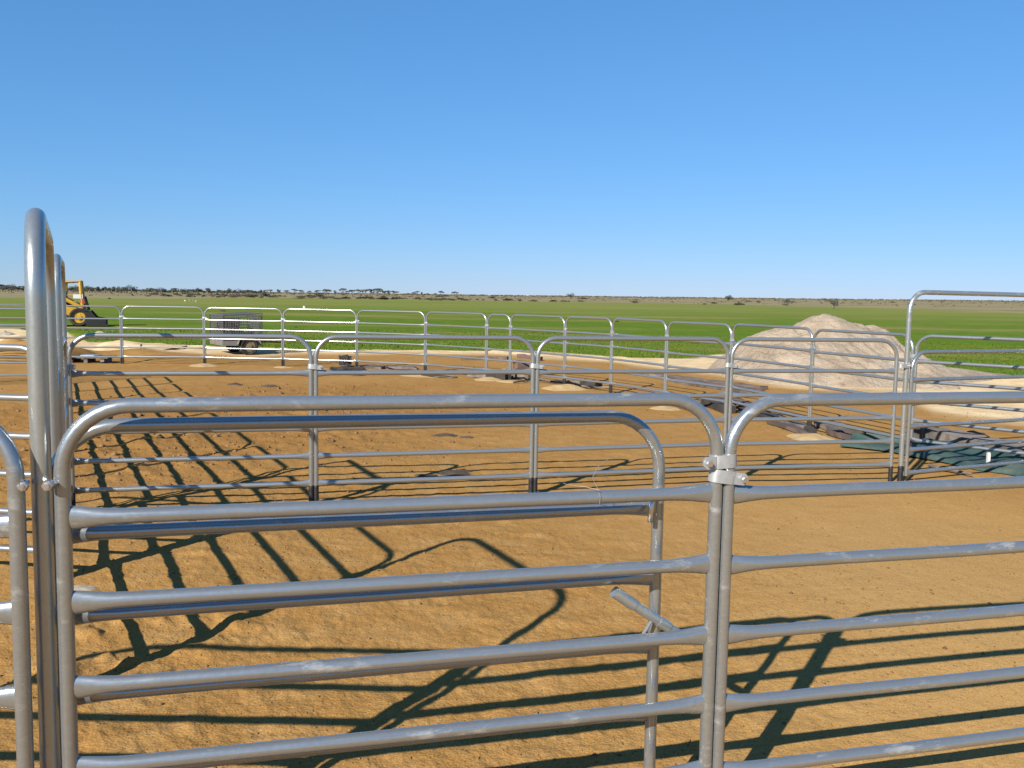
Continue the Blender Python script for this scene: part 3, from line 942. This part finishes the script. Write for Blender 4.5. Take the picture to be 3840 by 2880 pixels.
def wheel(parent, loc, r, w, yaw, hubmat=HUB, name='wheel'):
    m = MB()
    prof = [(r * .62, -w / 2 * .8), (r * .86, -w / 2), (r * .97, -w / 2 * .8), (r, -w / 4), (r, w / 4), (r * .97, w / 2 * .8), (r * .86, w / 2), (r * .62, w / 2 * .8)]
    n = 28; vs = []; fs = []
    for i in range(n):
        t = 2 * math.pi * i / n
        for rr, yy in prof: vs.append((rr * math.cos(t), yy, rr * math.sin(t)))
    k = len(prof)
    for i in range(n):
        for j in range(k):
            fs.append((i * k + j, i * k + (j + 1) % k, ((i + 1) % n) * k + (j + 1) % k, ((i + 1) % n) * k + j))
    m.add(vs, fs)
    o = m.build(name, RUBBER, parent, True, R(45)); o.location = loc; o.rotation_euler.z = yaw
    m = MB(); m.tube([(0, -w * .22, 0), (0, w * .22, 0)], r * .62, 20)
    m.tube([(0, -w * .40, 0), (0, w * .40, 0)], r * .26, 12)
    for k_ in range(5): m.tube([(r * .4 * math.cos(k_ * 1.257), -w * .27, r * .4 * math.sin(k_ * 1.257)), (r * .4 * math.cos(k_ * 1.257), w * .27, r * .4 * math.sin(k_ * 1.257))], r * .06, 6)
    h = m.build('hub', hubmat, o, True, R(40))
    return o


TP = at(905, 1330)
TP = Vector((TP.x - 0.22, TP.y + 0.35, TP.z))
tr = empty('cage_trailer', (TP.x, TP.y, TP.z), 0)
tag(tr, 'small worn box trailer with a grey wire mesh cage behind the far fence', 'trailer')
tr.rotation_euler.z = R(33)
# local x = along the side that shows the wheel, local -y = that side; the tailgate faces local -x
TL, TW = 0.86, 1.08
m = MB(); m.box((0, 0, 0.275), (TL, TW, 0.13)); m.build('tray', GREYP, tr)
m = MB(); m.box((-TL / 2 - .012, 0, 0.27), (0.02, TW * .96, 0.12)); m.build('tailgate', GREYP, tr)
for sy in (-1, 1): wheel(tr, (0.12, sy * (TW / 2 + .02), 0.20), 0.205, 0.15, 0)
m = MB()
for i in range(9):
    t0 = math.pi * (0.08 + 0.84 * i / 8)
for i in range(8):
    a0 = math.pi * (0.05 + .9 * i / 8); a1 = math.pi * (0.05 + .9 * (i + 1) / 8)
    r0 = .265
    p_ = [(0.12 + r0 * math.cos(a0), 0.20 + r0 * math.sin(a0)), (0.12 + r0 * math.cos(a1), 0.20 + r0 * math.sin(a1))]
    m.add([(p_[0][0], -TW / 2 - .115, p_[0][1]), (p_[1][0], -TW / 2 - .115, p_[1][1]), (p_[1][0], -TW / 2 + .01, p_[1][1]), (p_[0][0], -TW / 2 + .01, p_[0][1])], [(0, 1, 2, 3)])
m.build('mudguard', GREYP, tr)
m = MB(); m.tube([(TL / 2, 0, .28), (TL / 2 + .7, 0, .26)], .03, 8); m.build('drawbar', RUST, tr)
z0c, z1c = 0.34, 0.88


def cage_side(x0, y0, x1, y1, slope=0.0):
    m = MB()
    n = 16
    for i in range(n + 1):
        t = i / n; x = x0 + (x1 - x0) * t; y = y0 + (y1 - y0) * t
        r = .013 if i in (0, n) else .0062
        m.tube([(x, y, z0c), (x, y, z1c + slope * t)], r, 5)
    for k in range(11):
        z = z0c + (z1c - z0c) * k / 10
        m.tube([(x0, y0, z), (x1, y1, z + slope * k / 10)],   .013 if k in (0, 10) else .0062, 5)
    m.build('cage_side', MESHW, tr)


hx, hy = TL / 2, TW / 2
cage_side(-hx, hy, -hx, -hy); cage_side(-hx, -hy, hx, -hy, .05); cage_side(hx, -hy, hx, hy); cage_side(-hx, hy, hx, hy, .05)
m = MB()
for i in range(13):
    y = -hy + TW * i / 12; m.tube([(-hx, y, z1c), (hx, y, z1c + .05)], .004, 5)
for i in range(9):
    x = -hx + TL * i / 8; m.tube([(x, -hy, z1c + .05 * i / 8), (x, hy, z1c + .05 * i / 8)], .004, 5)
m.build('cage_roof', MESHW, tr)
# dark slabs stacked in the cage
m = MB()
for i in range(5): m.box((rng.uniform(-.2, .2), rng.uniform(-.3, .3), .40 + .085 * i), (.46, .62, .11), Matrix.Rotation(rng.uniform(-.4, .4), 3, 'Z'))
o = m.build('dark_slabs', DARKW); o.location = tr.location; o.rotation_euler.z = tr.rotation_euler.z
tag(o, 'dark slabs stacked inside the mesh cage of the trailer', 'sacks')

# ------------------------------------------------------------------ skid steer loader
LP = at(270, 1224)
ld = empty('skid_loader', (LP.x, LP.y + 0.5, LP.z), R(22))
tag(ld, 'yellow skid steer loader with an open cab and black bucket on the paddock edge', 'loader')
# local +x points to the bucket
m = MB(); m.prism([(-1.25, .42), (.28, .30), (.35, .62), (.10, .72), (-.30, .75), (-.45, 1.02), (-1.22, 1.00)], -.46, .46); m.build('body', YELLOW, ld)
m = MB()
for sy in (-.42, .42):
    m.tube([(-.45, sy, .74), (-.42, sy, 1.70), (.13, sy, 1.74), (.20, sy, .70)], .075, 8)
    m.tube([(-.43, sy, 1.20), (.16, sy, 1.20)], .025, 6)
for x, z in ((-.42, 1.70), (.13, 1.74), (-.15, 1.72)): m.tube([(x, -.42, z), (x, .42, z)], .05, 8)
m.box((-.14, 0, 1.735), (.66, .92, .05)); m.build('cab_frame', YELLOW, ld)
m = MB(); m.box((-.24, 0, .86), (.40, .46, .14)); m.box((-.40, 0, 1.12), (.10, .44, .46), Matrix.Rotation(-.12, 3, 'Y')); m.build('seat', BLACKS, ld)
m = MB(); m.tube([(.10, -.2, .74), (.13, -.22, 1.08)], .02, 6); m.tube([(.10, .2, .74), (.13, .22, 1.08)], .02, 6); m.build('levers', BLACKS, ld)
m = MB(); m.box((.05, -.475, 1.16), (.34, .02, .16)); m.build('side_panel', WHITE, ld)
m = MB(); m.box((.20, -.475, .98), (.14, .02, .16)); m.build('warning_panel', REDP, ld)
for x in (-.82, .08):
    for sy in (-1, 1): wheel(ld, (x, sy * .60, .36), .36, .26, 0, YELLOW)
for sy in (-.58, .58):
    m = MB(); m.tube([(-1.05, sy, 1.12), (-.4, sy, 1.04), (.14, sy, .76), (.28, sy, .48), (.34, sy, .30)], [.07, .075, .075, .085, .07], 8); m.build('lift_arm', YELLOW, ld, True)
    m = MB(); m.tube([(.26, sy * .8, 1.16), (.40, sy * .8, .62)], .035, 8); m.build('tilt_ram', BLACKS, ld, True)
m = MB()
outer = [(0.32, .06), (0.30, .36), (0.36, .58), (0.50, .62), (0.48, .56), (0.42, .50), (0.39, .36), (0.42, .14), (1.02, .06), (1.04, .02), (0.40, .02)]
m.prism(outer, -.82, .82)
m.prism([(0.32, .03), (0.31, .36), (0.36, .58), (0.50, .60), (0.70, .36), (1.04, .30), (1.04, .03)], -.845, -.82)
m.prism([(0.32, .03), (0.31, .36), (0.36, .58), (0.50, .60), (0.70, .36), (1.04, .30), (1.04, .03)], .82, .845)
m.build('bucket', BLACKS, ld)

# ------------------------------------------------------------------ small paddock things
p = at(1142, 1157)
o = empty('white_tub', (p.x, p.y, p.z)); tag(o, 'white tub standing alone in the paddock above the panel right of the trailer', 'tub')
m = MB(); sc_ = p.y / F
m.tube([(0, 0, 0), (0, 0, 9 * sc_)], [5.2 * sc_, 6.5 * sc_], 16); m.build('tub', WHITE, o, True, R(40))
m = MB(); m.tube([(0, 0, 8.4 * sc_), (0, 0, 9.4 * sc_)], 7.0 * sc_, 16); m.build('rim', WHITE, o, True, R(40))
for k, (u, v, lb) in enumerate([(694, 1133, 'leftmost of four white birds in the far paddock'), (710, 1132, 'second from left of four white birds in the far paddock'), (724, 1131, 'third from left of four white birds in the far paddock'), (734, 1135, 'rightmost of four white birds in the far paddock')]):
    p = at(u, v); m = MB()
    m.tube([(-.28, 0, .30), (-.16, 0, .34), (0, 0, .36), (.16, 0, .40), (.24, 0, .50), (.27, 0, .58), (.33, 0, .60), (.40, 0, .57)], [.02, .09, .13, .10, .05, .05, .055, .008], 8)
    m.tube([(.0, .04, .28), (.02, .04, 0)], .015, 5); m.tube([(.0, -.04, .28), (-.02, -.04, 0)], .015, 5)
    o = m.build('white_bird', WHITE, None, True); o.location = p; o.scale = (.5, .5, .5); o.rotation_euler.z = rng.uniform(0, 6)
    tag(o, lb, 'bird', 'white birds in the far paddock')

# ------------------------------------------------------------------ plants in the distance


def clump_mesh(name, mat, seed, blobs, n_leaf, leaf):
    """foliage: many small faces scattered through the volume of a few blobs"""
    r_ = random.Random(seed); m = MB()
    for (cx, cy, cz, rx, ry, rz) in blobs:
        for _ in range(n_leaf):
            while True:
                a, b_, c = r_.uniform(-1, 1), r_.uniform(-1, 1), r_.uniform(-1, 1)
                d = a * a + b_ * b_ + c * c
                if d < 1 and r_.random() < 0.25 + d: break
            p_ = Vector((cx + a * rx, cy + b_ * ry, cz + c * rz))
            u_ = Vector((r_.gauss(0, 1), r_.gauss(0, 1), r_.gauss(0, 1))).normalized()
            w_ = u_.orthogonal().normalized()
            s_ = leaf * r_.uniform(.6, 1.3)
            m.add([p_ - u_ * s_, p_ + w_ * s_ * .6, p_ + u_ * s_, p_ - w_ * s_ * .6], [(0, 1, 2, 3)])
    return m.mesh(name, mat)


def tree_proto(kind, seed):
    r_ = random.Random(seed); m = MB(); blobs = []
    if kind == 0:      # flat umbrella crown on leaning limbs
        top = 1.0
        for k in range(4):
            ang = k * 1.57 + r_.uniform(-.5, .5); d = r_.uniform(.22, .5)
            e = (d * math.cos(ang), d * math.sin(ang), r_.uniform(.68, .86))
            m.tube([(0, 0, .0), (0.03, 0, .30), (e[0] * .45, e[1] * .45, .52), e], [.045, .038, .025, .014], 6)
            blobs.append((e[0], e[1], e[2] + .06, r_.uniform(.24, .36), r_.uniform(.24, .36), r_.uniform(.07, .13)))
        blobs.append((0, 0, .88, .34, .34, .12))
    elif kind == 1:    # rounded dense
        m.tube([(0, 0, 0), (.02, 0, .3), (.05, .02, .6)], [.06, .05, .02], 6)
        for k in range(5): blobs.append((r_.uniform(-.28, .28), r_.uniform(-.28, .28), r_.uniform(.38, .8), r_.uniform(.2, .34), r_.uniform(.2, .34), r_.uniform(.14, .24)))
    else:              # ragged, open
        for k in range(3):
            ang = r_.uniform(0, 6); e = (.3 * math.cos(ang), .3 * math.sin(ang), r_.uniform(.6, .95))
            m.tube([(0, 0, 0), (0, 0, .2), (e[0] * .6, e[1] * .6, .5), e], [.05, .045, .025, .012], 6)
            blobs.append((e[0], e[1], e[2], .2, .2, .13)); blobs.append((e[0] * .5, e[1] * .5, e[2] * .75, .16, .16, .10))
    return m.mesh('trunk', BARK, True), clump_mesh('crown', LEAF, seed, blobs, 70, .055)


PROT = [tree_proto(k % 3 if k < 6 else 0, 100 + k) for k in range(8)]


def tree(u, y, h, k, label, group, wide=1.0, dz=0.0):
    p_ = along(u, y)
    o = empty('far_tree' if group else 'lone_tree', (p_.x, p_.y, p_.z + dz), rng.uniform(0, 6.28))
    o.scale = (h * wide, h * wide, h)
    tag(o, label, 'tree', group)
    link('trunk', PROT[k][0], o); link('crown', PROT[k][1], o)


GTL = 'small dark trees on the distant skyline'
LTREE = 'small dark grey-green tree among many alike on the distant skyline'
tr_r = random.Random(3)
u = -60
while u < 1000:
    tree(u, tr_r.uniform(430, 560), tr_r.uniform(2.2, 4.2) * (1 if u < 500 else .85), tr_r.choice([1, 1, 4, 1, 4, 2, 5, 0]), LTREE, GTL, tr_r.uniform(1.0, 1.5))
    u += tr_r.uniform(5, 12)
UMB = [(1012, 20), (1045, 22), (1075, 18), (1105, 24), (1130, 20), (1160, 18), (1190, 21), (1220, 26), (1231, 24), (1258, 22), (1284, 30), (1303, 20), (1322, 24), (1345, 26), (1357, 22), (1368, 26), (1388, 28), (1396, 22), (1412, 30), (1422, 24),
       (1440, 25), (1450, 22), (1458, 24), (1474, 22), (1484, 20), (1510, 12), (1530, 14), (1552, 16), (1562, 22), (1580, 18), (1605, 14), (1632, 14), (1655, 24), (1707, 22), (1760, 8), (1806, 12), (1860, 10)]
for u, hp in UMB:
    y = tr_r.uniform(560, 640)
    tree(u, y, hp * y / F * 0.92, tr_r.choice([0, 6, 7, 0, 6, 2]), LTREE, GTL, tr_r.uniform(.9, 1.3))
for u, y, h, k, wd, lb in [(3128, 150, 1.75, 1, .95, 'lone round dark bush-tree on the skyline behind the sand mound'), (2950, 210, 1.7, 4, 1.6, 'low dark tree on the skyline left of the sand mound peak'),
                           (2730, 420, 3.0, 1, 1.4, 'far low tree on the right skyline above the paddock, left of the mound'), (2140, 520, 3.4, 1, 1.5, 'far dark tree on the skyline right of the centre')]:
    tree(u, y, h, k, lb, None, wd)

BUSH = []
for k in range(4):
    r_ = random.Random(50 + k)
    bl = [(r_.uniform(-.55, .55), r_.uniform(-.4, .4), r_.uniform(.18, .5), r_.uniform(.3, .5), r_.uniform(.3, .5), r_.uniform(.2, .36)) for _ in range(6)]
    BUSH.append(clump_mesh('scrub_bush', LEAF2 if k % 2 else LEAF, 60 + k, bl, 55, .085))
LB = 'low brown-green scrub bush among many alike along the far paddock edge'
b_r = random.Random(9)


def bush(p_, w, h, k, label, group='scrub bushes along the far paddock edge'):
    o = link('scrub_bush', BUSH[k]); o.location = p_; o.scale = (w, w, h); o.rotation_euler.z = b_r.uniform(0, 6)
    tag(o, label, 'bush', group)


for i in range(280):
    u = b_r.uniform(520, 2150) if b_r.random() < .68 else b_r.uniform(2150, 3450)
    vt = 1116 + (u - 1000) * 0.0128 + b_r.uniform(-8, 3) + (3 if u > 2600 else 0)
    p_ = at(u, vt)
    s_ = p_.y / F
    bush(p_, s_ * b_r.uniform(10, 30), s_ * b_r.uniform(5, 12), b_r.randrange(4), LB)
for u, v, w, h, k, lb in [(985, 1112, 34, 22, 0, 'largest dark green bush on the far paddock edge, above the trailer'), (412, 1122, 7, 8, 0, 'single tiny dark bush in the tan grass right of the loader'), (2880, 1142, 34, 16, 1, 'broad brown bush below the skyline left of the sand mound'),
                          (3530, 1152, 10, 9, 1, 'small dark bush in the dry grass right of the right arch post'), (1108, 1228, 10, 7, 1, 'brown tussock in the near paddock right of the trailer'),
                          (1415, 1114, 14, 9, 1, 'small yellow-brown bush on the far paddock edge at centre left')]:
    p_ = at(u, v); s_ = p_.y / F
    bush(p_, w * s_, h * s_, k, lb)

# far scrub that reads as one mass: low leaf clumps over the tan plain and along the skyline
m = MB(); f_r = random.Random(21)
for i in range(4200):
    ang = f_r.uniform(-.56, .56); t = f_r.random()
    rho = 240 * (9.5 ** (t ** .8)) if i > 3000 else f_r.uniform(1500, 2350)
    x, y = rho * math.sin(ang), rho * math.cos(ang); z = float(macro(x, y))
    s_ = rho / F * f_r.uniform(2.0, 5.0)
    for _ in range(3):
        c_ = Vector((x + f_r.uniform(-1, 1) * s_ * 1.5, y + f_r.uniform(-1, 1) * s_, z + f_r.uniform(.1, .6) * s_))
        a_ = Vector((f_r.uniform(-1, 1), f_r.uniform(-1, 1), f_r.uniform(-.2, .2))).normalized() * s_; b__ = Vector((f_r.uniform(-.3, .3), f_r.uniform(-.3, .3), 1)).normalized() * s_ * .55
        m.add([c_ - a_, c_ + b__, c_ + a_, c_ - b__], [(0, 1, 2, 3)])
o = m.build('far_scrub', LEAF2)
tag(o, 'thin band of low scrub covering the far plain', 'scrub', kind='stuff')

# grass tufts along the near edge of the paddock


def grass_field():
    g = np.random.default_rng(4); n = 90000
    ang = g.uniform(-.60, .56, n); rho = 17 * (2.2 ** (g.random(n) ** 1.2))
    x = rho * np.sin(ang); y = rho * np.cos(ang)
    pale, grass, tan, rough = soil(x, y)
    patch = 0.5 + 0.5 * fbm(x, y, 1.7, 4, 44)
    keep = (grass > 0.35) & (g.random(n) < 0.35 + 0.65 * patch)
    inm = (np.hypot((x - 6.6) / 2.9, (y - 17.8) / 2.6) < 1)
    keep &= ~inm
    x, y = x[keep], y[keep]; n = len(x)
    z = macro(x, y) + near_height(x, y, pale[keep], grass[keep], rough[keep])
    hgt = g.uniform(.010, .032, n) * (1 + .5 * (fbm(x, y, 2.5, 2, 47) > .3)); w = g.uniform(.010, .022, n) * (rho[keep] / 22)
    th = g.uniform(0, math.pi, n); lx = g.normal(0, .02, n); ly = g.normal(0, .02, n)
    V = np.empty((n, 3, 3), np.float32)
    V[:, 0] = np.stack([x - w * np.cos(th), y - w * np.sin(th), z - .005], 1)
    V[:, 1] = np.stack([x + w * np.cos(th), y + w * np.sin(th), z - .005], 1)
    V[:, 2] = np.stack([x + lx, y + ly, z + hgt], 1)
    me = bpy.data.meshes.new('grass')
    me.vertices.add(n * 3); me.vertices.foreach_set('co', V.ravel())
    me.loops.add(n * 3); me.loops.foreach_set('vertex_index', np.arange(n * 3, dtype=np.int32))
    me.polygons.add(n); me.polygons.foreach_set('loop_start', np.arange(0, n * 3, 3, dtype=np.int32))
    me.update(calc_edges=True)
    mt, nt, b = newmat('paddock_grass_blades')
    geo = nt.nodes.new('ShaderNodeNewGeometry')
    f = noise(nt, 0.7, 5, 0.65, geo.outputs['Position'])
    nt.links.new(ramp(nt, f, [(0.28, (0.058, 0.085, 0.010)), (0.5, (0.078, 0.108, 0.014)), (0.74, (0.108, 0.125, 0.020))]), b.inputs['Base Color'])
    b.inputs['Roughness'].default_value = 0.9; b.inputs['Specular IOR Level'].default_value = 0.05
    me.materials.append(mt)
    tag(link('grass', me), 'short green grass along the near edge of the paddock', 'grass', kind='stuff')


grass_field()


def pebbles():
    g = np.random.default_rng(8); n = 26000
    ang = g.uniform(-.62, .62, n); rho = 2.2 * (6.5 ** (g.random(n)))
    x = rho * np.sin(ang); y = rho * np.cos(ang)
    cl = fbm(x, y, .8, 3, 77)
    pr_ = np.clip(.25 + .8 * cl + 1.3 * np.exp(-((x + 2.4) / 2.6) ** 2 - ((y - 9) / 5) ** 2), 0.03, 1)
    k = g.random(n) < pr_; x, y, rho = x[k], y[k], rho[k]; n = len(x)
    pale, grass, tan, rough = soil(x, y)
    z = macro(x, y) + near_height(x, y, pale, grass, rough)
    s_ = np.clip(g.lognormal(-5.75, .5, n), .0015, .012) * (0.6 + rho / 9) * (1 + 1.6 * rough * (g.random(n) < .45))
    base = np.array([(1, 0, 0), (-.5, .87, 0), (-.5, -.87, 0), (.1, .1, .8), (0, 0, -.5)])
    tri = np.array([(0, 1, 3), (1, 2, 3), (2, 0, 3), (1, 0, 4), (2, 1, 4), (0, 2, 4)])
    th = g.uniform(0, 6.28, n); V = np.empty((n, 5, 3), np.float32)
    jit = g.uniform(.7, 1.3, (n, 5, 3)); B = base[None] * jit
    V[:, :, 0] = x[:, None] + s_[:, None] * (B[:, :, 0] * np.cos(th)[:, None] - B[:, :, 1] * np.sin(th)[:, None])
    V[:, :, 1] = y[:, None] + s_[:, None] * (B[:, :, 0] * np.sin(th)[:, None] + B[:, :, 1] * np.cos(th)[:, None])
    V[:, :, 2] = z[:, None] + s_[:, None] * B[:, :, 2]
    idx = (np.arange(n)[:, None, None] * 5 + tri[None]).reshape(-1).astype(np.int32)
    me = bpy.data.meshes.new('soil_crumbs')
    me.vertices.add(n * 5); me.vertices.foreach_set('co', V.ravel())
    me.loops.add(len(idx)); me.loops.foreach_set('vertex_index', idx)
    me.polygons.add(len(idx) // 3); me.polygons.foreach_set('loop_start', np.arange(0, len(idx), 3, dtype=np.int32))
    me.update(calc_edges=True)
    mt, nt, b = newmat('soil_crumb')
    geo = nt.nodes.new('ShaderNodeNewGeometry')
    f = noise(nt, 11, 3, 0.6, geo.outputs['Position'])
    nt.links.new(ramp(nt, f, [(0.30, (0.085, 0.044, 0.017)), (0.5, (0.155, 0.085, 0.030)), (0.72, (0.21, 0.122, 0.046)), (0.84, (0.30, 0.22, 0.13))]), b.inputs['Base Color'])
    b.inputs['Roughness'].default_value = 0.95
    me.materials.append(mt)
    tag(link('soil_crumbs', me), 'loose crumbs of soil and grit scattered over the yard', 'grit', kind='stuff')


pebbles()

# ------------------------------------------------------------------ light, sky, camera
SUN = Vector((0.845, 1.42, -1.0)).normalized()          # way the light travels
ld_ = bpy.data.lights.new('sun', 'SUN'); ld_.energy = 5.0; ld_.angle = R(0.53); ld_.color = (1.0, 0.93, 0.82)
so = bpy.data.objects.new('sun', ld_); col.objects.link(so)
so.rotation_euler = SUN.to_track_quat('-Z', 'Y').to_euler(); so.location = (-8, -14, 12)
w = bpy.data.worlds.new('World'); sc.world = w; w.use_nodes = True
nt = w.node_tree; bg = nt.nodes['Background']
sky = nt.nodes.new('ShaderNodeTexSky'); sky.sky_type = 'NISHITA'; sky.sun_disc = False
sky.sun_elevation = math.asin(-SUN.z)
sky.sun_rotation = math.atan2(-SUN.x, -SUN.y)
sky.altitude = 0; sky.air_density = 1.0; sky.dust_density = 0.0; sky.ozone_density = 10.0
sp_ = nt.nodes.new('ShaderNodeSeparateColor'); cb_ = nt.nodes.new('ShaderNodeCombineColor')   # the camera's colour response to the sky
nt.links.new(sky.outputs['Color'], sp_.inputs[0])
for i_, (g_, k_) in enumerate(((0.82, 0.53), (0.62, 0.885), (0.60, 1.20))):
    nt.links.new(math_(nt, 'MULTIPLY', math_(nt, 'POWER', sp_.outputs[i_], g_), k_), cb_.inputs[i_])
nt.links.new(cb_.outputs[0], bg.inputs['Color'])
bg.inputs['Strength'].default_value = 0.114

cam = bpy.data.cameras.new('camera'); co_ = bpy.data.objects.new('camera', cam); col.objects.link(co_)
cam.sensor_fit = 'HORIZONTAL'; cam.sensor_width = 36.0; cam.lens = F / 3840 * 36.0
cam.clip_start = 0.05; cam.clip_end = 6000
r0 = Vector((1, 0, 0)); u0 = Vector((0, math.sin(PITCH), math.cos(PITCH))); f0 = Vector((0, math.cos(PITCH), -math.sin(PITCH)))
rx = r0 * math.cos(ROLL) + u0 * math.sin(ROLL); uy = -r0 * math.sin(ROLL) + u0 * math.cos(ROLL)
M = Matrix.Identity(4)
for i in range(3):
    M[i][0] = rx[i]; M[i][1] = uy[i]; M[i][2] = -f0[i]
M[2][3] = H
co_.matrix_world = M
sc.camera = co_
vs = sc.view_settings
vs.view_transform = 'Standard'; vs.look = 'None'; vs.exposure = 1.0; vs.gamma = 1.0; vs.use_curve_mapping = False
